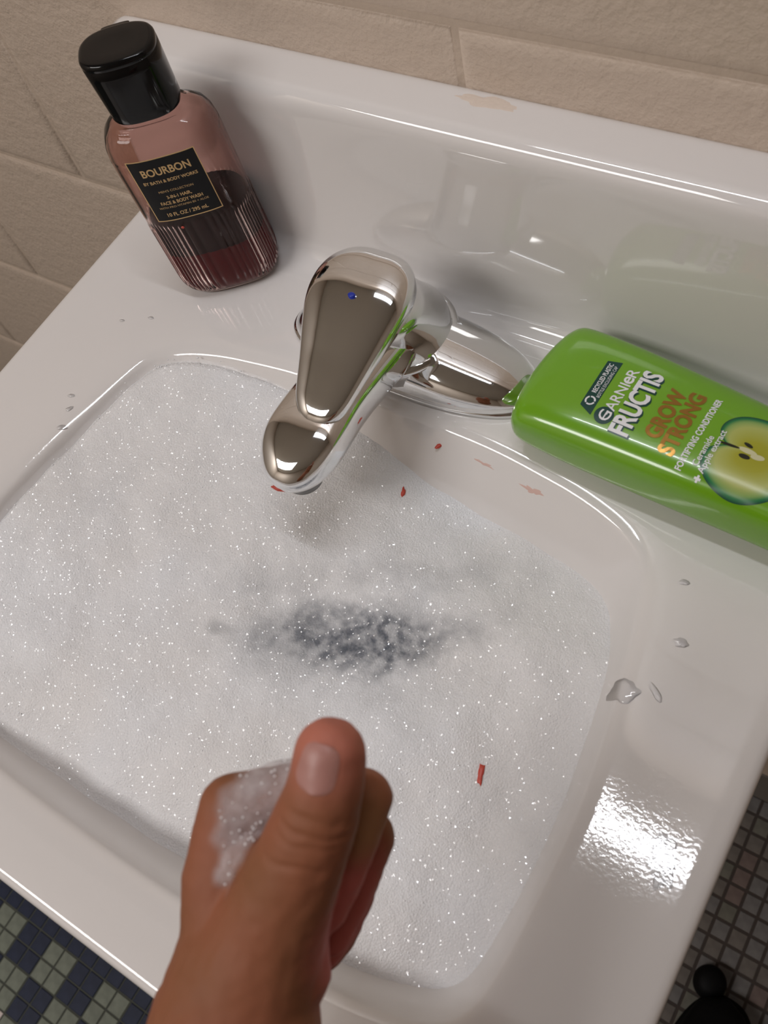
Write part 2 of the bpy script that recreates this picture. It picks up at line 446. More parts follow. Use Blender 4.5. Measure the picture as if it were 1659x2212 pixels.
def foam_z(x, y):
    base = -13 - 9 * sstep(-150, 120, x) + 7 * sstep(-60, -175, x)
    base += 5 * sstep(-170, -80, y) * sstep(20, -120, x) - 11 * sstep(-160, -95, y) * sstep(-30, 60, x) - 6 * sstep(100, 165, x) * sstep(-150, -230, y) - 5 * sstep(-290, -328, y)
    base -= 9 * sstep(-270, -328, y) * sstep(120, 60, x)
    base += -5 * exp(-(((x - 52) / 60) ** 2 + ((y + 188) / 26) ** 2))
    base += 3.2 * noise.noise((x * .018, y * .018, 2.0)) + 1.5 * noise.noise((x * .05, y * .05, 7)) + .25 * noise.noise((x * .2, y * .2, 3))
    return base
def lip_radius(x, y):
    t = math.atan2(y - CY0, x - CX0) % (2 * pi) / (2 * pi) * NS
    i = int(t) % NS; f = t - int(t); a, b = LIP[i], LIP[(i + 1) % NS]
    return hypot(a[0] * (1 - f) + b[0] * f - CX0, a[1] * (1 - f) + b[1] * f - CY0)
def wall_inset(z):
    tab = [(-4.6, 0), (-6.4, 1.4), (-10, 3.6), (-17, 8), (-27, 14), (-42, 20)]
    if z > -4.6: return -1.5
    for (z0, d0), (z1, d1) in zip(tab, tab[1:]):
        if z >= z1: return d0 + (d1 - d0) * (z - z0) / (z1 - z0)
    return 22
st = 1.15; vs = []; fs = []; idx = {}; thin = []
nx, ny = int(372 / st), int(268 / st)
for j in range(ny):
    for i in range(nx):
        x, y = -186 + i * st, -338 + j * st
        z = foam_z(x, y); r = hypot(x - CX0, y - CY0); R = lip_radius(x, y)
        lim = R - wall_inset(z) * .75 + 2.5
        bz = deck_z(x, y)
        if r < R - 1.0 and z > bz - 6.0:
            if z > -14: z -= 5 * sstep(R - 9, R - 1.5, r)
            idx[(i, j)] = len(vs); vs.append((x, y, z))
for (i, j), a in idx.items():
    b, c, d = idx.get((i + 1, j)), idx.get((i + 1, j + 1)), idx.get((i, j + 1))
    if b is not None and c is not None and d is not None: fs.append((a, b, c, d))
fo_ = mesh('soap_foam', vs, fs, foam, o=(0, -205, -30), kind='stuff', cat='foam', label='white soap foam filling the sink basin with a dark blue grey patch in the middle')
# single bubbles that glint
bub = mat('soap_bubble', (.86, .86, .88), .12, IOR=1.5)
rb = random.Random(11); vs, fs = [], []
bm = bmesh.new(); bmesh.ops.create_icosphere(bm, subdivisions=2, radius=1); ico_v = [tuple(v.co) for v in bm.verts]; ico_f = [tuple(v.index for v in f.verts) for f in bm.faces]; bm.free()
bm = bmesh.new(); bmesh.ops.create_icosphere(bm, subdivisions=1, radius=1); ico1_v = [tuple(v.co) for v in bm.verts]; ico1_f = [tuple(v.index for v in f.verts) for f in bm.faces]; bm.free()
cnt = 0
while cnt < 2600:
    x, y = rb.uniform(-180, 180), rb.uniform(-330, -80)
    if noise.noise((x * .03, y * .03, 5)) < rb.uniform(-.75, .45): continue
    z = foam_z(x, y) - .22
    if hypot(x - CX0, y - CY0) > lip_radius(x, y) - wall_inset(z) - 3: continue
    r = rb.choice([.30, .36, .42, .5, .6]) if rb.random() < .99 else rb.uniform(.5, .8)
    o = len(vs); vs += [(x + a * r, y + b * r, z + c * r) for a, b, c in ico1_v]; fs += [tuple(q + o for q in f) for f in ico1_f]; cnt += 1
mesh('bubbles', vs, fs, bub, parent=fo_, kind='stuff')

# ------------------------------------------------------------------ faucet
FX, FY = -2.0, -38.0
BXF = -7.0      # valve axis
fau = root('faucet', 'shiny chrome single lever faucet at the back of the sink', 'faucet', (FX, FY, 0))
# base with two wings: rings along x
rings = []
N = 64
for i in range(61):
    s = -1 + 2 * i / 60
    s = math.copysign(1 - (1 - abs(s)) ** 1.7, s)
    x = 78 * s
    e = max(0.0, 1 - abs(s) ** 2.6) ** .5
    dep = 27.0 * e + .3; ht = (11 + 13 * (1 - abs(s)) ** .8) * max(0, 1 - abs(s) ** 5) ** .5 + .3
    ring = []
    for k in range(N):
        t = 2 * pi * k / N; c, sn = cos(t), sin(t)
        yy = dep * math.copysign(abs(c) ** .85, c)
        zz = ht * sn ** 1.0 if sn > 0 else 0.0
        zz = ht * (abs(sn) ** .8) if sn > 0 else 0
        ring.append((FX + x, FY + yy, .6 + zz + (2.0 if sn > 0 else 0) * min(1, e * 1.5)))
    rings.append(ring)
mesh('base_plate', *loft(rings), chrome, parent=fau)
# base rim gasket
mesh('base_rim', *loft([[(FX + a * s, FY + b * s, z) for a, b in sup(79.5, 27.5, 2.35, 96)] for s, z in ((1, -.6), (1, 1.6), (.985, 2.6), (.9, 3))]), chrome, parent=fau)
# valve body
def ringz(cx, cy, r, z, n=72, ry=None): return [(cx + r * cos(2 * pi * k / n), cy + (ry or r) * sin(2 * pi * k / n), z) for k in range(n)]
rings = [ringz(BXF, FY + lean, r, z) for r, z, lean in ((31, 10, 0), (30, 18, 0), (28.6, 24, 0), (27.6, 30, 0), (27, 36, -4), (26.6, 44, -8.5), (26, 52, -13.5), (25, 59, -17.5), (22, 63, -19), (15, 66, -20))]
mesh('valve_body', *loft(rings), chrome, parent=fau)
mesh('collar', *loft([ringz(BXF, FY, r, z) for r, z in ((31.5, 19), (32.2, 20.2), (31.6, 21.6), (29, 22.6))], False, False), chrome, parent=fau)
# spout: rings along -y
spts = crom([(-30, 30, 20, 19, 6), (-52, 31, 22, 17.6, 11), (-75, 32, 20.5, 16.5, 17), (-98, 33.5, 19.4, 15.6, 19), (-116, 34, 20.4, 14.6, 20), (-128, 33.5, 20.6, 13.8, 20.5), (-139, 32.5, 18.4, 12.2, 21), (-147, 31.5, 13.8, 9.4, 22), (-152, 31, 7.6, 5.6, 23), (-153.6, 31, 1.6, 1.2, 24)], 6)
rings = []
for y, zc, hw, hh, _ in spts:
    ring = []
    for k in range(N):
        t = 2 * pi * k / N; c, s = cos(t), sin(t)
        tq = sstep(-150, -128, y); e = (2.3 + 1.5 * tq) if s > 0 else 2.2
        ring.append((BXF + hw * math.copysign(abs(c) ** (2 / e), c), FY + 38 + y, zc + hh * math.copysign(abs(s) ** (2 / e), s) * (1.0 if s > 0 else 1.05)))
    rings.append(ring)
rings = [[(a, b, c) for a, b, c in r] for r in rings]
mesh('spout', *loft(rings), chrome, parent=fau)
aer = mat('aerator_grey', (.25, .25, .25), .4, .8)
mesh('aerator', *loft([ringz(BXF, -137, r, z, 48) for r, z in ((9.6, 22), (10.4, 17.2), (10.2, 14.6), (8.6, 14.2))]), aer, parent=fau)
# lever handle: rings along y, spoon shaped
hp = crom([(-31.5, 66, 2.5, 2.0), (-32.3, 67, 9, 5.6), (-34.5, 68, 15.0, 8.6), (-39, 68.8, 20.4, 10.8), (-46, 69.2, 24.8, 12.2), (-54, 68.8, 27.0, 12.4), (-62, 67.4, 27.4, 12), (-70, 65.4, 26.4, 11), (-78, 62.8, 24.4, 9.8), (-86, 60, 22.0, 8.4), (-94, 56.8, 19.6, 7.4), (-102, 53.6, 17.4, 6.8), (-109, 50.8, 15.4, 6.2), (-115, 48.4, 12.8, 5.6), (-119.6, 46.6, 8.8, 4.4), (-121.8, 45.8, 4, 2.4), (-122.4, 45.6, .6, .5)], 6)
rings = []
for y, zc, hw, hh in hp:
    ring = []
    for k in range(N):
        t = 2 * pi * k / N; c, s = cos(t), sin(t)
        e = 2.6
        hx = BXF - .5 + 5.0 * sstep(-60, -122, y)
        ring.append((hx + hw * math.copysign(abs(c) ** (2 / e), c), y, zc + hh * math.copysign(abs(s) ** (2 / (2.9 if s > 0 else 2.6)), s) - (0.08 * hh * (1 - abs(c)) if s > 0 else 0)))
    rings.append(ring)
mesh('lever_handle', *loft(rings), chrome, parent=fau)
bluem = mat('blue_mark', (.01, .03, .35), .3)
mesh('cold_mark', *loft([ringz(BXF + 1.5, -66, r, z, 24, ry=r * .8) for r, z in ((2.0, 74.0), (1.9, 78.2), (1.2, 78.5))]), bluem, parent=fau, label='small blue dot')

# ------------------------------------------------------------------ text
def text_vf(s, bold=0.0):
    cu = bpy.data.curves.new('txt', 'FONT'); cu.body = s; cu.size = 1.0; cu.offset = bold; cu.resolution_u = 3
    ob = bpy.data.objects.new('txt', cu); COL.objects.link(ob); bpy.context.view_layer.update()
    me = bpy.data.meshes.new_from_object(ob.evaluated_get(bpy.context.evaluated_depsgraph_get()))
    bm = bmesh.new(); bm.from_mesh(me); bmesh.ops.triangulate(bm, faces=bm.faces); bm.verts.index_update()
    vs = [(v.co.x, v.co.y) for v in bm.verts]; fs = [tuple(v.index for v in f.verts) for f in bm.faces]; bm.free()
    bpy.data.objects.remove(ob); bpy.data.curves.remove(cu); bpy.data.meshes.remove(me)
    return vs, fs
def text_on(s, a, b, h, surf, bold=0.0):
    """fit text between 2D points a, b (baseline) with cap height h; surf maps (p, q) to 3D"""
    vs, fs = text_vf(s, bold)
    x0 = min(v[0] for v in vs); x1 = max(v[0] for v in vs)
    dx, dy = b[0] - a[0], b[1] - a[1]; L = hypot(dx, dy); ux, uy = dx / L, dy / L
    out = []
    for x, y in vs:
        p = (x - x0) / (x1 - x0) * L; q = y / .7 * h
        out.append(surf(a[0] + ux * p - uy * q, a[1] + uy * p + ux * q))
    return out, fs

# ------------------------------------------------------------------ amber wash bottle
BX, BY, BA = -143.0, -21.5, .70
ct, stt = cos(BA), sin(BA)
def BL(t, n, z): return (BX + ct * t + stt * n - .071 * z, BY + stt * t - ct * n, z)
bot = root('body_wash_bottle', 'clear pinkish plastic bottle with black cap and dark red liquid standing on the sink corner', 'bottle', (BX, BY, 0))
shell = mat('tinted_plastic', (.85, .65, .61), .04, Transmission_Weight=1.0, IOR=1.28)
liq = mat('dark_red_liquid', (.15, .004, .011), .2, Specular_IOR_Level=.1, IOR=1.36, Transmission_Weight=.0)
blackp = mat('black_plastic', (.003, .003, .0035), .10, Specular_IOR_Level=.3); 
bodyprof = [(0, .0, .76), (.5, .0, .83), (2.2, .0, .90), (5, 0, .95), (9, 0, .985), (14, 0, 1), (40, 0, 1.0), (90, 0, 1.0), (99, 0, .995), (104.5, 0, .965), (109, 0, .90), (112.5, 0, .78), (114.5, 0, .62), (115.6, 0, .50), (118, 0, .46), (122, 0, .45)]
NB = 432
def bottle_ring(z, s, off=0.0, rib=True):
    out = []
    A, B = 31.5, 21.0
    if s < .7: A2, B2 = A * s, (B * s + 4 * (1 - s))
    else: A2, B2 = A - (1 - s) * A * 1.0, B - (1 - s) * A * .9
    for k in range(NB):
        t = 2 * pi * k / NB; c, sn = cos(t), sin(t)
        e = 2.9
        x = (A2 - off) * math.copysign(abs(c) ** (2 / e), c); y = (B2 - off) * math.copysign(abs(sn) ** (2 / e), sn)
        if rib:
            w = sstep(60 - 4 * abs(c), 56 - 4 * abs(c), z) * sstep(3, 8, z)
            g = .85 * w * (abs(sin(27 * t)) - .5)
            x += g * c; y += g * sn
        out.append(BL(x, y, z))
    return out
zs = []
for (z0, _, s0), (z1, _, s1) in zip(bodyprof, bodyprof[1:]):
    n = 6 if z1 - z0 > 8 else 2
    zs += [(z0 + (z1 - z0) * k / n, s0 + (s1 - s0) * k / n) for k in range(n)]
zs.append((122, .45))
zs = [z for z in zs if not (14 < z[0] < 90)] + [(z, 1.0) for z in (18, 22, 28, 34, 40, 46, 50, 53, 55, 57, 59, 61, 64, 70, 76, 83)]
zs.sort()
outerR = [bottle_ring(z, s) for z, s in zs]
innerR = [bottle_ring(max(2.2, z), s, 1.6) for z, s in zs if z > 2]
innerR[-1] = [(a, b, 121.9) for a, b, c in innerR[-1]]
nv = NB
vo, fo = loft(outerR, True, False); vi, fi = loft(innerR, True, False)
oo = len(vo); vall = vo + vi; fall = fo + [tuple(reversed([i + oo for i in f])) for f in fi]
a0 = (len(outerR) - 1) * nv; b0 = oo + (len(innerR) - 1) * nv
fall += [(a0 + k, a0 + (k + 1) % nv, b0 + (k + 1) % nv, b0 + k) for k in range(nv)]
mesh('bottle_body', vall, fall, shell, parent=bot, label='ribbed clear pinkish bottle body')
LZ = 33
lr = [bottle_ring(z, s, 1.75) for z, s in [(2.4, .90), (5, .95), (9, .985), (14, 1.0), (22, 1.0), (LZ, 1.0)]]
mesh('liquid', *loft(lr), liq, parent=bot, label='dark red liquid')
mesh('suds', *loft([bottle_ring(z, 1.0, o) for z, o in ((LZ + .1, 1.8), (LZ + 8, 1.8), (LZ + 16, 1.8), (LZ + 22, 1.8), (LZ + 24, 3.0))]), mat('dull_film', (.07, .05, .05), .5, Specular_IOR_Level=.1, Transmission_Weight=.4, IOR=1.1), parent=bot, label='dull film left on the inside above the liquid')
# cap
caps = []
for z, s in ((118.2, .93), (118.3, .975), (119, .99), (124, 1.0), (143, 1.045), (148.0, 1.05), (148.3, 1.035), (148.5, 1.035), (148.8, 1.05), (150.3, 1.048), (151.4, 1.02), (152.0, .97), (152.2, .9), (151.9, .5)):
    caps.append([BL(a * s, b * s, z) for a, b in sup(19.0, 15.5, 2.7, 72)])
mesh('cap', *loft(caps), blackp, parent=bot, ang=60)
# thumb notch on the lid edge
mesh('lid_tab', *loft([[BL(a, -15.6 + b, z) for a, b in sup(7.5, 1.6, 3, 24)] for z in (148.2, 148.6, 151.2, 151.6)]), blackp, parent=bot)
# label wrapped on the front face
def front(t, z, off=.25):
    A, B, e = 31.5, 21.0, 2.9
    n = B * (1 - min(.999, abs(t / A)) ** e) ** (1 / e)
    return BL(t, n + off, z)
goldm = mat('gold_print', (.62, .42, .20), .3, .6); labm = mat('black_label', (.004, .004, .005), .35, Specular_IOR_Level=.25)
T0, T1, Z0, Z1 = -20.5, 16.5, 62.0, 101.0
def patch(t0, t1, z0, z1, off, n=16):
    vs, fs = [], []
    for j in range(5):
        for i in range(n + 1): vs.append(front(t0 + (t1 - t0) * i / n, z0 + (z1 - z0) * j / 4, off))
    for j in range(4):
        for i in range(n):
            a = j * (n + 1) + i; fs.append((a, a + 1, a + n + 2, a + n + 1))
    return vs, fs
TC = (T0 + T1) / 2
lab = mesh('label', *patch(T0, T1, Z0, Z1, .3), labm, parent=bot, label='black label with gold lettering')
bd = join(patch(T0 - .5, T1 + .5, Z1, Z1 + .6, .32), patch(T0 - .5, T1 + .5, Z0 - .6, Z0, .32), patch(T0 - .5, T0, Z0, Z1, .32, 2), patch(T1, T1 + .5, Z0, Z1, .32, 2))
mesh('gold_border', *bd, goldm, parent=lab)
sf = lambda p, q: front(p, q, .42)
lines = [('BOURBON', 13.6, 91.4, 4.5, .022), ('BY BATH & BODY WORKS', 15.2, 86.4, 1.9, .02), ("MEN'S COLLECTION", 9.8, 80.2, 1.35, .0), ('3-IN-1 HAIR,', 7.0, 75.9, 2.0, .02), ('FACE & BODY WASH', 12.0, 72.3, 2.1, .02), ('WITH PRO-VITAMIN B5 + ALOE', 14.2, 69.8, 1.25, 0), ('10 FL OZ / 295 mL', 11.8, 64.4, 2.3, .02)]
for s, hwid, z, h, bo in lines:
    v_, f_ = text_on(s, (TC - hwid, z), (TC + hwid, z), h, sf, bo)
    mesh('lettering', v_, f_, goldm, parent=lab, smooth=False)
redm = mat('red_plastic', (.55, .07, .045), .4)
v_, f_ = dome(outline_blob(0, 0, 1.0, .8, 0, 4, 16), 0, .6)
def stick(vf, t, z): return [front(t + a, z + b, .2 + c) for a, b, c in vf[0]], vf[1]
fl1 = mesh('red_fleck', *stick((v_, f_), -9.5, 55.5), redm, o=front(-9.5, 55.5), cat='fleck', label='tiny orange red fleck stuck on the body wash bottle below its label', group='small red flecks')

# ------------------------------------------------------------------ green conditioner bottle
CA = -.10
OX, OY = 75.0, -37.5
du, dv = (cos(CA), sin(CA)), (-sin(CA), cos(CA))
def GL(u, v, z): return (OX + du[0] * u + dv[0] * v, OY + du[1] * u + dv[1] * v, z)
con = root('conditioner_bottle', 'bright green conditioner bottle lying on its back on the right of the sink deck', 'bottle', GL(90, 0, 0))
greenp = mat('green_plastic', (.16, .38, .012), .2, Coat_Weight=.5, Coat_Roughness=.03); bsdf(greenp).inputs['Subsurface Weight'].default_value = .15; bsdf(greenp).inputs['Subsurface Radius'].default_value = (.004, .01, .001); bsdf(greenp).inputs['Subsurface Scale'].default_value = .5
gp = [(0, 20, 6, 28.5), (.8, 20, 9, 30.5), (2.6, 20, 11.5, 32.0), (6, 20, 14, 33.2), (12, 20, 16, 33.8), (24, 20, 18, 33.8), (45, 20, 19.4, 33.2), (80, 20, 20, 31.4), (120, 20, 20, 29.0), (150, 20, 20, 27.5), (162, 20, 19.2, 26.5), (168, 20, 17, 24)]
gpc = crom([(u, zc, h, w) for u, zc, h, w in gp], 5)
def gsec(u):
    for a, b in zip(gpc, gpc[1:]):
        if a[0] <= u <= b[0]:
            f = (u - a[0]) / max(1e-9, b[0] - a[0]); return [x + (y - x) * f for x, y in zip(a, b)]
    return gpc[-1]
GE = 3.4
rings = []
for u, zc, h, w in gpc:
    uu = u
    ring = []
    for a, b in sup(w, h, GE, 96):
        if b < 0: a = w * math.copysign(abs(a / w) ** 1.5, a)
        bow = 3.5 * sstep(14, 0, u) * (a / w) ** 2
        ring.append(GL(uu + bow, a, zc + b))
    rings.append(ring)
mesh('bottle_body', *loft(rings), greenp, parent=con)
capg = mat('white_green_cap', (.16, .36, .02), .3)
mesh('cap', *loft([[GL(u, a * w, 20 + b * w) for a, b in sup(25, 17.5, 3, 64)] for u, w in ((166, .9), (168, 1), (186, 1), (189, .97), (190.5, .88))]), capg, parent=con)
def gtop(u, v, off=.15):
    _, zc, h, w = gsec(u)
    return GL(u, v, zc + h * (1 - min(.9999, abs(v / w)) ** GE) ** (1 / GE) + off)
# text frame: p along +v, q (up) along -u
def gs(off): return lambda p, q: gtop(-q, p, off)
def gpatch(u0, u1, v0, v1, off, nu=6, nv=10, shear=0.0):
    vs, fs = [], []
    for j in range(nv + 1):
        for i in range(nu + 1):
            v = v0 + (v1 - v0) * j / nv
            vs.append(gtop(u0 + (u1 - u0) * i / nu + shear * (v - v0), v, off))
    for j in range(nv):
        for i in range(nu):
            a = j * (nu + 1) + i; fs.append((a, a + 1, a + nu + 2, a + nu + 1))
    return vs, fs
dgreen = mat('dark_green_print', (.0, .045, .035), .3); whitep = mat('white_print', (.78, .78, .80), .35); bronze = mat('bronze_foil', (.38, .20, .045), .28, .75)
def quadpatch(c, off, n=10):
    vs, fs = [], []
    for j in range(n + 1):
        for i in range(n + 1):
            a, b = i / n, j / n
            u = (c[0][0] * (1 - a) + c[1][0] * a) * (1 - b) + (c[3][0] * (1 - a) + c[2][0] * a) * b
            v = (c[0][1] * (1 - a) + c[1][1] * a) * (1 - b) + (c[3][1] * (1 - a) + c[2][1] * a) * b
            vs.append(gtop(u, v, off))
    for j in range(n):
        for i in range(n):
            a = j * (n + 1) + i; fs.append((a, a + 1, a + n + 2, a + n + 1))
    return vs, fs
ban = mesh('green_banner', *quadpatch([(34.6, -15.5), (33.2, 12.3), (40.2, 14.2), (41.8, -18.6)], .12), dgreen, parent=con, label='dark green banner')
def ring_on(u, v, r0, r1, off, n=40, a0=0, a1=2 * pi):
    vs, fs = [], []
    for k in range(n + 1):
        t = a0 + (a1 - a0) * k / n
        for r in (r0, r1): vs.append(gtop(u + r * cos(t), v + r * sin(t), off))
    for k in range(n): fs.append((2 * k, 2 * k + 1, 2 * k + 3, 2 * k + 2))
    return vs, fs
mesh('recycling_ring', *join(*[ring_on(37.8, -11.8, 1.75, 2.55, .25, 12, a + .12, a + 1.95) for a in (0, 2.094, 4.188)]), whitep, parent=ban)
def gtext(s, u0, v0, u1, v1, h, m, bold=0.0, off=.22, par=None):
    # a = (p, q) with p = v, q = -u
    v_, f_ = text_on(s, (v0, -u0), (v1, -u1), h, gs(off), bold)
    return mesh('lettering', v_, f_, m, parent=par or con, smooth=False)
gtext('RECYCLED PLASTIC', 38.0, -7.0, 37.0, 11.4, 2.3, whitep, .02, par=ban)
gtext('BOTTLE EXCLUDING CAP', 40.8, -8.8, 39.6, 10.8, 1.7, whitep, 0, par=ban)
mesh('logo_disc', *ring_on(47.5, -16.0, 0, 4.6, .13), dgreen, parent=con, label='round dark green logo spot')
gtext('G', 50.6, -18.6, 50.5, -13.2, 5.6, whitep, .01)
mesh('logo_stroke', *gpatch(47.6, 48.3, -18.0, -13.2, .3, 2, 4), whitep, parent=con)
gtext('ARNI', 50.6, -12.6, 50.0, 3.8, 5.2, whitep, .01)
gtext('e', 49.9, 4.2, 49.8, 8.4, 6.6, whitep, .02)
gtext('R', 49.8, 8.6, 49.7, 13.2, 5.2, whitep, .01)
gtext('FRUCTIS', 62.7, -22.1, 61.5, 15.1, 9.4, dgreen, .05, .18)
gtext('FRUCTIS', 62.0, -21.5, 60.8, 15.8, 9.2, whitep, .035, .3)
gtext('GROW', 75.2, -16.5, 74.6, 12.0, 7.4, bronze, .045)
gtext('STRONG', 84.3, -21.0, 83.0, 14.2, 7.2, bronze, .045)
gtext('FORTIFYING CONDITIONER', 90.6, -24.6, 89.8, 15.8, 2.9, whitep, .03)
gtext('Ceramide', 96.2, -20.0, 95.7, -3.8, 2.9, whitep, .012, .34)
gtext('Apple extract', 99.8, -22.0, 99.0, 1.4, 2.9, whitep, .012, .34)
mesh('plus_sign', *join(gpatch(97.2, 100.2, -25.0, -24.0, .34, 2, 2), gpatch(98.2, 99.2, -26.0, -23.0, .34, 2, 2)), whitep, parent=con)
# apple slice printed on the label
apm = mat('apple_print', (.4, .5, .1), .25)
def apple_mat():
    m = apm; tc = nd(m, 'ShaderNodeAttribute', attribute_name='rr')
    r = nd(m, 'ShaderNodeValToRGB'); ln(m, tc.outputs['Fac'], r.inputs[0])
    els = [(0, (.34, .33, .02)), (.35, (.36, .36, .03)), (.72, (.42, .46, .13)), (.86, (.22, .36, .10)), (.93, (.02, .19, .06)), (1.0, (.003, .05, .03))]
    cr_ = r.color_ramp
    while len(cr_.elements) < len(els): cr_.elements.new(.5)
    for e, (p, c) in zip(cr_.elements, els): e.position = p; e.color = (*c, 1)
    ln(m, r.outputs[0], bsdf(m).inputs['Base Color'])
apple_mat()
AU, AV, AR = 114.5, -4.5, 21.0
def apple_r(t):
    # dimple pointing to the shoulder end (-u)
    d = abs(((t - pi) + pi) % (2 * pi) - pi)
    k = 1 - .40 * exp(-(d / .22) ** 1.3) + .06 * exp(-((d - .75) / .45) ** 2)
    return AR * k * (1 - .05 * sin(t))
vs, fs, rrv = [gtop(AU, AV, .2)], [], [0.0]
NR, NT = 14, 120
for i in range(1, NR + 1):
    for k in range(NT):
        t = 2 * pi * k / NT; R = apple_r(t) * i / NR
        vs.append(gtop(AU + R * cos(t), AV + R * sin(t), .2)); rrv.append(i / NR)
for k in range(NT): fs.append((0, 1 + k, 1 + (k + 1) % NT))
for i in range(NR - 1):
    for k in range(NT):
        a, b = 1 + i * NT + k, 1 + i * NT + (k + 1) % NT; fs.append((a, b, b + NT, a + NT))
ap = mesh('apple_picture', vs, fs, apm, parent=con, label='printed green apple slice')
at = ap.data.attributes.new('rr', 'FLOAT', 'POINT'); at.data.foreach_set('value', rrv)
seedm = mat('seed_brown', (.012, .012, .004), .3); corem = mat('core_white', (.60, .58, .35), .3)
def ell_on(u, v, a, b, ang, off):
    pts = [(u + a * cos(t) * cos(ang) - b * sin(t) * sin(ang), v + a * cos(t) * sin(ang) + b * sin(t) * cos(ang)) for t in [2 * pi * k / 24 for k in range(24)]]
    vs = [gtop(u, v, off)] + [gtop(p, q, off) for p, q in pts]
    return vs, [(0, 1 + k, 1 + (k + 1) % 24) for k in range(24)]
mesh('core_picture', *join(ell_on(111, -3.4, 4.2, 1.3, .0, .26), ell_on(116, -4.5, 3, 1.4, .2, .26)), corem, parent=ap)
mesh('seed_picture', *join(ell_on(111, -6.6, 2.5, 1.2, .05, .3), ell_on(110, -.6, 2.2, .9, -.2, .3)), seedm, parent=ap)
mesh('stalk_picture', *join(ell_on(103, -4.2, 4.6, .7, .1, .28), ell_on(99.6, -4.6, 2.4, .5, .1, .28)), seedm, parent=ap)

# ------------------------------------------------------------------ flecks, smears, water
def fleck(x, y, zf, rx, ry, ang, seed, label, m=redm, h=1.0):
    vf = dome(outline_blob(x, y, rx, ry, ang, seed, 20, .5), 0, h, zf=lambda X, Y: zf)
    return mesh('red_fleck', *vf, m, o=(x, y, zf), cat='fleck', label=label, group='small red flecks')
fleck(36.0, -79.0, deck_z(36, -79) - .1, 2.4, 1.2, 1.0, 1, 'red fleck on the basin edge right beside the faucet spout')
fleck(26.0, -106.2, -25.4, 3.4, 1.2, 1.95, 2, 'pointed red fleck on the foam edge below the faucet spout')
fleck(134.6, -219.5, foam_z(134.6, -219.5) - .2, 1.5, 5.2, .38, 3, 'long pink red fleck lying on the foam at the right')
fleck(BXF - 2, -152.6, 26, 4.2, 1.0, .15, 5, 'dark red scrap stuck under the tip of the faucet spout', h=1.5)
pinkm = mat('pink_smear', (.66, .45, .40), .4)
for x, y, rx, ry, a, s, lb in ((94.5, -83.5, 5.5, 1.0, -.12, 8, 'thin pink smear on the basin edge near the green bottle'), (64, -79.5, 5.0, .5, -.1, 9, 'faint pink smear on the basin edge between spout and green bottle')):
    mesh('pink_smear', *dome(outline_blob(x, y, rx, ry, a, s, 30, .9), 0, .1, zf=lambda X, Y: deck_z(X, Y) + .04), pinkm, up=True, o=(x, y, -3), cat='smear', label=lb)
mesh('paint_smear', *dome(outline_blob(13, 41, 18, 4.0, 0, 13, 40, .5), 109.2, .25), paint, o=(13, 41, 109), cat='smear', label='peach coloured paint smear on the backsplash ledge')
watm = bpy.data.materials.new('water'); watm.use_nodes = True
def water_mat(m, bs, rough=.02, bst=0.0):
    nt = m.node_tree; nt.nodes.clear()
    out = nt.nodes.new('ShaderNodeOutputMaterial'); mx = nt.nodes.new('ShaderNodeMixShader'); tr = nt.nodes.new('ShaderNodeBsdfTransparent'); gl = nt.nodes.new('ShaderNodeBsdfGlossy'); fr = nt.nodes.new('ShaderNodeFresnel')
    gl.inputs['Roughness'].default_value = rough; fr.inputs['IOR'].default_value = 1.5
    if bst:
        tc = nt.nodes.new('ShaderNodeTexCoord'); nz = nt.nodes.new('ShaderNodeTexNoise'); nz.inputs['Scale'].default_value = bs; nz.inputs['Detail'].default_value = 3
        nt.links.new(tc.outputs['Object'], nz.inputs['Vector']); b = nt.nodes.new('ShaderNodeBump'); b.inputs['Strength'].default_value = bst; b.inputs['Distance'].default_value = .001
        nt.links.new(nz.outputs[0], b.inputs['Height']); nt.links.new(b.outputs[0], gl.inputs['Normal']); nt.links.new(b.outputs[0], fr.inputs['Normal'])
    nt.links.new(fr.outputs[0], mx.inputs[0]); nt.links.new(tr.outputs[0], mx.inputs[1]); nt.links.new(gl.outputs[0], mx.inputs[2]); nt.links.new(mx.outputs[0], out.inputs[0])
water_mat(watm, 0)
film = bpy.data.materials.new('water_film'); film.use_nodes = True; water_mat(film, 420, .03, .35)
def drop(x, y, rx, ry, a, s, h, label, m=watm, wob=0.0, rough=.3, n=44):
    pts = outline_blob(x, y, rx, ry, a, s, n, rough)
    mesh('water_drop', *dome(pts, 0, h, s, wob, zf=lambda X, Y: deck_z(X, Y) + .06, levels=(1, .985, .96, .92, .86, .78, .66, .52, .36, .2)), m, o=(x, y, 0), up=True, cat='water', label=label, group='water drops on the sink rim')
drop(177.5, -162, 6.5, 5.5, .3, 21, 1.0, 'rounded water drop on the right sink rim, biggest above the wet film')
drop(190.5, -157, 5.0, 1.6, -.7, 22, .6, 'thin curled water trail just right of the rounded water drop')
drop(191, -131, 3.4, 2.2, .2, 23, .6, 'small water drop on the right rim halfway to the green bottle')
drop(181, -103, 2.4, 1.5, .2, 24, .5, 'small water drop beside the wet patch under the green bottle')
drop(220.5, -220, 5.5, 11, .25, 25, 1.1, 'jagged puddle of water in the bright reflection on the right rim', rough=.45, n=70)
drop(-172, -163, 3.0, 1.6, .6, 26, .6, 'short water drop at the left basin edge, lowest one')
drop(-176, -151, 2.6, 1.4, .9, 27, .5, 'short water drop at the left basin edge, middle one')
drop(-181, -143, 2.4, 1.2, .3, 28, .5, 'short water drop at the left basin edge, topmost one')
drop(-171, -75, 2.2, 1.0, .2, 29, .5, 'tiny water drop on the deck in front of the body wash bottle')
drop(-188, -84, 1.8, .9, .3, 30, .5, 'tiny water drop on the deck near the left sink edge')

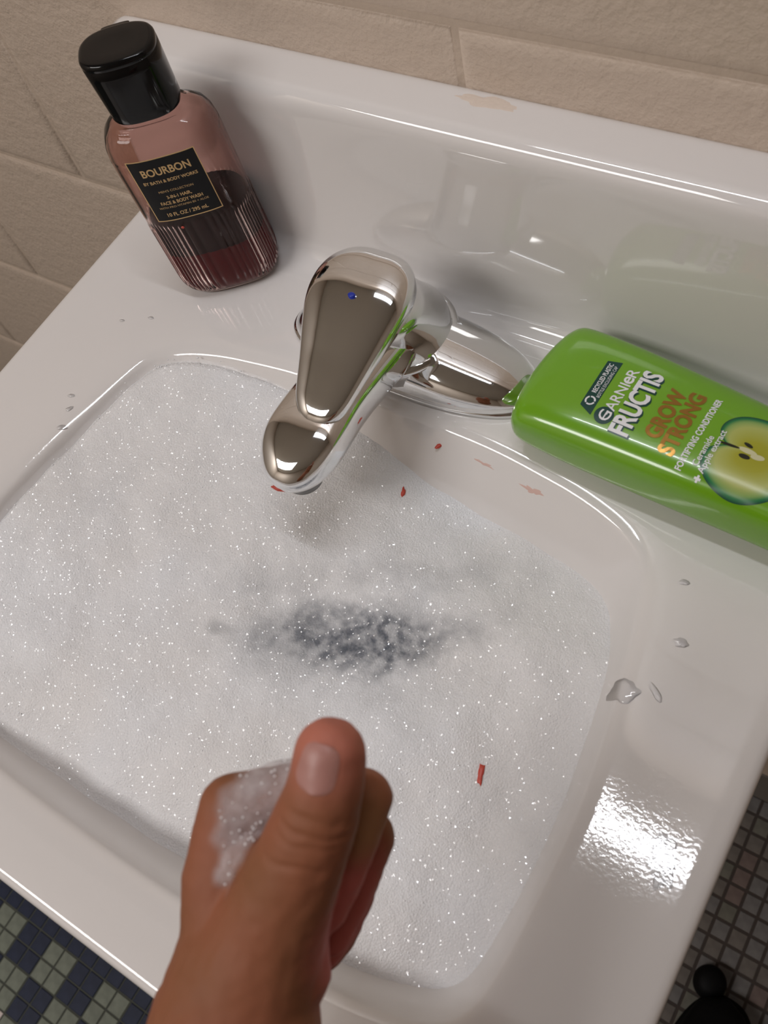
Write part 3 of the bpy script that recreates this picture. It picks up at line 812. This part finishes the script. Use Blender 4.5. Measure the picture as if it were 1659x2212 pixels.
# ------------------------------------------------------------------ hand
skin = mat('skin', (.3, .13, .07), .62, Specular_IOR_Level=.3)
bsdf(skin).inputs['Subsurface Weight'].default_value = .12
bsdf(skin).inputs['Subsurface Radius'].default_value = (.01, .004, .002); bsdf(skin).inputs['Subsurface Scale'].default_value = .3
at_ = nd(skin, 'ShaderNodeAttribute', attribute_name='tone'); ln(skin, at_.outputs['Color'], bsdf(skin).inputs['Base Color'])
bump(skin, 300, .12, .0006, 3)
chains = dict(
 thumb=[(138.7, -266.0, 173.2, 9.4), (140.4, -272.3, 168.9, 10.1), (140.8, -280.1, 163.3, 11.1), (140.2, -289.7, 156.3, 12.0), (139.0, -298.5, 148.8, 13.4), (136.9, -311.7, 137.6, 16.5), (136.6, -324.7, 130.3, 19.6)],
 fore=[(131.1, -319.5, 127.8, 18), (133.4, -325.0, 126.9, 21), (135.9, -331.5, 125.6, 22.5), (138.7, -339.0, 123.7, 24.5), (147.5, -369.0, 107.9, 30), (162.7, -426.6, 73.6, 36)],
 fore2=[(123.9, -321.9, 105.7, 17), (125.5, -328.1, 102.5, 19), (130.3, -344.0, 94.0, 22), (139.6, -377.3, 76.7, 28), (157.4, -438.6, 44.4, 34)],
 m2=[(111.7, -290.0, 146.0, 9.6), (118.1, -307.0, 136.4, 13), (128.8, -320.8, 126.0, 18)],
 m3=[(106.3, -291.5, 128.1, 9.3), (112.3, -308.3, 118.7, 12.5), (123.8, -322.4, 111.3, 17)],
 m4=[(103.6, -294.5, 110.6, 9), (108.2, -309.7, 102.5, 11.5), (119.6, -323.8, 98.7, 15)],
 m5=[(103.2, -298.0, 94.2, 8.5), (106.7, -311.8, 88.3, 11), (116.7, -324.6, 88.0, 14)],
 i=[(111.7, -290.0, 146.0, 9.6), (126.4, -277.3, 146.5, 8.6), (143.8, -268.7, 144.2, 8.1), (145.3, -279.7, 139.2, 7.3), (145.7, -289.3, 134.0, 7.0), (144.7, -299.8, 126.9, 6.6)],
 m=[(106.3, -291.5, 128.1, 9.3), (123.1, -281.1, 124.3, 8.4), (143.5, -275.8, 119.3, 8.0), (144.7, -285.6, 114.9, 7.2), (144.8, -293.9, 110.4, 6.9), (143.9, -305.7, 105.0, 6.5)],
 r=[(103.6, -294.5, 110.6, 9), (121.1, -287.7, 105.1, 8), (140.2, -285.4, 98.3, 7.6), (141.6, -292.8, 94.8, 7.0), (141.6, -300.3, 91.8, 6.6), (140.4, -310.8, 88.3, 6.2)],
 p=[(103.2, -298.0, 94.2, 8.5), (120.1, -294.9, 87.5, 7.4), (137.7, -294.7, 80.6, 6.8), (139.0, -301.0, 77.6, 6.3), (139.1, -306.6, 76.5, 6), (138.1, -313.0, 75.6, 5.6)],
 thenar=[(136.9, -307.6, 132.1, 13), (139.3, -318.8, 126.6, 17)],
 palm=[(121.2, -294.7, 117.6, 12), (125.9, -305.5, 105.3, 14), (130.0, -317.7, 98.6, 14)],
)
def capsule_chain(ch):
    parts = []
    for i in range(len(ch) - 1):
        a, b = Vector(ch[i][:3]), Vector(ch[i + 1][:3]); ra, rb_ = ch[i][3], ch[i + 1][3]
        d = (b - a); L = d.length; d.normalize()
        q = d.to_track_quat('Z', 'Y').to_matrix()
        rings = []
        for k in range(1, 6): t = -pi / 2 + pi / 2 * k / 5; rings.append((ra * sin(t), ra * cos(t)))
        for k in range(1, 5): rings.append((L * k / 5, ra + (rb_ - ra) * k / 5))
        for k in range(0, 5): t = pi / 2 * k / 5; rings.append((L + rb_ * sin(t), rb_ * cos(t)))
        R3 = []
        for h, r in rings: R3.append([tuple(a + q @ Vector((r * cos(2 * pi * j / 24), r * sin(2 * pi * j / 24), h))) for j in range(24)])
        parts.append(loft(R3))
    return join(*parts)
HO = (135, -330, 100)
vs, fs = join(*[capsule_chain(c) for c in chains.values()])
# closed web between thumb and index
vs, fs = join((vs, fs), capsule_chain([(120, -300.5, 141, 9), (134, -298, 148, 9)]))
tmp = mesh('tmp_hand', vs, fs, skin, o=HO)
rm = tmp.modifiers.new('r', 'REMESH'); rm.mode = 'VOXEL'; rm.voxel_size = .95 * U; rm.use_smooth_shade = True
sm = tmp.modifiers.new('s', 'SMOOTH'); sm.factor = .5; sm.iterations = 9
bpy.context.view_layer.update()
hme = bpy.data.meshes.new_from_object(tmp.evaluated_get(bpy.context.evaluated_depsgraph_get()))
bpy.data.objects.remove(tmp); hme.name = 'hand'
person = root('person', "person's bare left hand and forearm held over the foam giving a thumbs up", 'person', HO)
hand = bpy.data.objects.new('hand', hme); COL.objects.link(hand); hand.parent = person; hand['_o'] = list(HO)
hme.materials.clear(); hme.materials.append(skin)
hme.polygons.foreach_set('use_smooth', [True] * len(hme.polygons))
def seg_t(p, a, b):
    ab = b - a; t = max(0, min(1, (p - a).dot(ab) / ab.length_squared)); return t, (p - (a + ab * t)).length
CAMP = Vector((222.62, -289.74, 405.8))
V3 = lambda p: Vector(p[:3])
th0, th1, th2 = V3(chains['thumb'][0]), V3(chains['thumb'][2]), V3(chains['thumb'][3])
# creases: (point, axis direction, depth, width, reach)
ax1 = (th1 - th0).normalized()
cre = []
for s, dp in ((14.0, .35), (18.0, .6), (21.5, .35), (28.0, .45)):
    cre.append((th0 + ax1 * s, ax1, dp, 1.0))
base = Vector((.225, .09, .04)); warm = Vector((.29, .10, .052)); pinkc = Vector((.50, .17, .12)); palmc = Vector((.50, .125, .115)); olive = Vector((.29, .145, .065))
cols = []
newco = []
hme.update()
normals = [v.normal.copy() for v in hme.vertices]
for v in hme.vertices:
    p = Vector((v.co.x / U + HO[0], v.co.y / U + HO[1], v.co.z / U + HO[2]))
    n = normals[v.index]
    td = (p - CAMP).normalized()
    face = -n.dot((p - CAMP).normalized())
    off = 0.0
    dth = min(seg_t(p, V3(chains['thumb'][k]), V3(chains['thumb'][k + 1]))[1] for k in range(4))
    if dth < 15:
        for c, a, dp, w in cre:
            s = (p - c).dot(a) + 1.6 * noise.noise(p * .12) + .03 * ((p - c).cross(a)).length ** 1.3 * .3
            off -= dp * exp(-(s / w) ** 2) * sstep(.2, .8, face)
    off += .25 * noise.noise(p * .25)
    newco.append(v.co + n * off * U)
    c = base.lerp(warm, .5 + .9 * noise.noise(p * .045 + Vector((3, 1, 4))))
    tip = sstep(20, 4, (p - (th0 + Vector((0, 2, 3)))).length)
    c = c.lerp(pinkc, tip * .85)
    # palmar skin and finger pads (side facing +x, inside of the fist)
    inner = sstep(-308 + 0, -296, p.y) * 0
    pad = max(0, min(1, sstep(28, 11, min((p - Vector(q)).length for q in ((147, -297, 128), (146, -303, 118), (146, -306, 108), (145, -310, 98))))))
    pad *= sstep(-.1, .4, n.x + .4 * n.z)
    c = c.lerp(palmc, pad * .95)
    red = sstep(9, 2, min((p - Vector(q)).length for q in ((144, -306, 127), (144, -310, 119))))
    c = c.lerp(Vector((.30, .045, .04)), red * .6)
    midp = sstep(14, 4, (p - Vector((147, -276, 146))).length)
    c = c.lerp(Vector((.36, .20, .09)), midp * .5)
    cols += [c.x, c.y, c.z, 1.0]
for v, q in zip(hme.vertices, newco): v.co = q
ca_ = hme.color_attributes.new('tone', 'FLOAT_COLOR', 'POINT'); ca_.data.foreach_set('color', cols)
hme.update()
# thumbnail: patch laid on the thumb
from mathutils.bvhtree import BVHTree
bvh = BVHTree.FromPolygons([tuple(v.co) for v in hme.vertices], [tuple(p.vertices) for p in hme.polygons])
def hit(p, d):
    r = bvh.ray_cast((Vector(p) - Vector(HO)) * U, d)
    return (r[0] / U + Vector(HO), r[1]) if r[0] is not None else (None, None)
NC = Vector((139.6, -269.6, 190)); NDIR = Vector((-.13, .0, -1)).normalized()
ndir = Vector((-.42, .30, -.86)).normalized()       # looking onto the nail
nup = (th0 - th2); nup -= ndir * nup.dot(ndir); nup.normalize(); nside = ndir.cross(nup).normalized()
ncen = Vector((138.6, -270.2, 176.0)) - ndir * 20
vs, fs = [], []
n_i, n_j = 18, 12
ok = True
for i in range(n_i + 1):
    for j in range(n_j + 1):
        a = (i / n_i * 2 - 1); b = (j / n_j * 2 - 1)
        hw = 5.0 * (1 - .10 * a) * sqrt(max(0.0, 1 - max(0, -a) ** 3.2 * .95 - max(0, a) ** 6 * .75))
        p = ncen + nup * (a * 6.3) + nside * (b * hw)
        h, nn = hit(p, ndir)
        if h is None: h = p + ndir * 18; ok = False
        vs.append(tuple(h - ndir * (.42 - .30 * abs(b) ** 3)))
for i in range(n_i):
    for j in range(n_j):
        a = i * (n_j + 1) + j; fs.append((a, a + 1, a + n_j + 2, a + n_j + 1))
nail = mat('nail', (.40, .19, .16), .42)
mesh('thumbnail', vs, fs, nail, parent=hand, o=HO, label='pale pink thumbnail')
# soap suds on the back of the hand between thumb and index knuckle
suds = bpy.data.materials.new('thin_suds'); suds.use_nodes = True
m = suds; b = bsdf(m); b.inputs['Base Color'].default_value = (.62, .56, .57, 1); b.inputs['Roughness'].default_value = .5
tr = nd(m, 'ShaderNodeBsdfTransparent'); mx = nd(m, 'ShaderNodeMixShader'); aa = nd(m, 'ShaderNodeAttribute', attribute_name='dens')
nz = nd(m, 'ShaderNodeTexNoise'); nz.inputs['Scale'].default_value = 190; nz.inputs['Detail'].default_value = 3; ln(m, coords(m), nz.inputs['Vector'])
mu = nd(m, 'ShaderNodeMath', operation='MULTIPLY_ADD'); ln(m, nz.outputs[0], mu.inputs[0]); mu.inputs[1].default_value = .7; mu.inputs[2].default_value = .12
mu2 = nd(m, 'ShaderNodeMath', operation='MULTIPLY', use_clamp=True); ln(m, mu.outputs[0], mu2.inputs[0]); ln(m, aa.outputs['Fac'], mu2.inputs[1])
ln(m, mu2.outputs[0], mx.inputs[0]); ln(m, tr.outputs[0], mx.inputs[1]); ln(m, b.outputs[0], mx.inputs[2]); ln(m, mx.outputs[0], m.node_tree.nodes['Material Output'].inputs['Surface'])
vor = nd(m, 'ShaderNodeTexVoronoi'); vor.inputs['Scale'].default_value = 330; ln(m, coords(m), vor.inputs['Vector'])
bp = nd(m, 'ShaderNodeBump'); bp.inputs['Strength'].default_value = .25; bp.inputs['Distance'].default_value = .001; bp.invert = True; ln(m, vor.outputs['Distance'], bp.inputs['Height']); ln(m, bp.outputs[0], b.inputs['Normal'])
S0, S1, S2 = Vector((125, -271.5, 152)), Vector((121, -288, 154)), Vector((124, -303, 150))
vid = {}; vs, fs, den = [], [], []
def dens(p):
    d = min(seg_t(p, S0, S1)[1], seg_t(p, S1, S2)[1])
    t = seg_t(p, S1, S2)[0]
    return sstep(12.5 - 5 * t, 5.5 - 3 * t, d + 2.5 * noise.noise(p * .2))
D = [0.0] * len(hme.vertices)
P = [None] * len(hme.vertices)
for v in hme.vertices:
    p = Vector((v.co.x / U + HO[0], v.co.y / U + HO[1], v.co.z / U + HO[2])); P[v.index] = p
    if abs(p.x - 122) < 25 and p.z > 132:
        dth = min(seg_t(p, V3(chains['thumb'][k]), V3(chains['thumb'][k + 1]))[1] - chains['thumb'][k][3] for k in range(4))
        D[v.index] = dens(p) * sstep(.0, 3.0, dth)
for f in hme.polygons:
    if max(D[i] for i in f.vertices) > .02:
        q = []
        for i in f.vertices:
            if i not in vid:
                vid[i] = len(vs); n = hme.vertices[i].normal
                vs.append(tuple(P[i] + n * (.35 + 1.0 * D[i] + .3 * noise.noise(P[i] * .3)))); den.append(D[i])
            q.append(vid[i])
        fs.append(tuple(q))
if vs:
    sd = mesh('hand_suds', vs, fs, suds, o=HO, kind='stuff', cat='foam', label='thin soap suds on the hand between the thumb and the index knuckle')
    da = sd.data.attributes.new('dens', 'FLOAT', 'POINT'); da.data.foreach_set('value', den)
    vs2, fs2 = [], []
    for _ in range(90):
        i = rb.randrange(len(vs))
        if den[i] < .35: continue
        r = rb.uniform(.2, .42); o = len(vs2); c = vs[i]
        vs2 += [(c[0] + a * r, c[1] + b_ * r, c[2] + d * r) for a, b_, d in ico_v]; fs2 += [tuple(q + o for q in f) for f in ico_f]
    
    mesh('bubbles', vs2, fs2, bub, parent=sd, kind='stuff')

# ------------------------------------------------------------------ black shoe on the floor
shoem = mat('black_rubber', (.0025, .0025, .003), .6, Specular_IOR_Level=.12); solem = mat('black_sole', (.003, .003, .003), .7, Specular_IOR_Level=.1)
SO = (335, -236, FLOOR)
shoe = root('shoe', 'black shoe on the brown mosaic floor beside the right edge of the sink', 'shoe', SO)
def foot_w(s): return (34 + 12 * sin(pi * min(1, s * 1.1)) ** 1.0) if True else 0
rings = []
for i in range(25):
    s = i / 24; y = -170 + 225 * s
    w = 42 * (sin(pi * (0.06 + .90 * s)) ** .35); h = 78 - 44 * sstep(.35, 1, s); cx = 6 - 8 * s
    if s > .9: w *= sqrt(max(.02, 1 - ((s - .9) / .1) ** 2)); h *= .55 + .45 * sqrt(max(0, 1 - ((s - .9) / .1) ** 2))
    rings.append([(SO[0] + cx + a, SO[1] + y, FLOOR + 10 + (b + h / 2 if b > -h / 2 else 0)) for a, b in sup(w, h / 2, 2.6, 40)])
mesh('upper', *loft(rings), shoem, parent=shoe)
mesh('sole', *loft([[(SO[0] + 2 + a * s, SO[1] - 58 + b * s, FLOOR + z) for a, b in sup(47, 116, 2.5, 64)] for s, z in ((.97, .5), (1, 3), (1, 10), (.96, 13))]), solem, parent=shoe)
mesh('toe_cap', *loft([[(SO[0] - 24 + a * s, SO[1] + 62 + b * s, FLOOR + z) for a, b in sup(18, 19, 2, 36)] for s, z in ((.95, .5), (1, 6), (.97, 16), (.82, 24), (.5, 28))]), shoem, parent=shoe)

for o in bpy.data.objects:
    if '_o' in o: del o['_o']
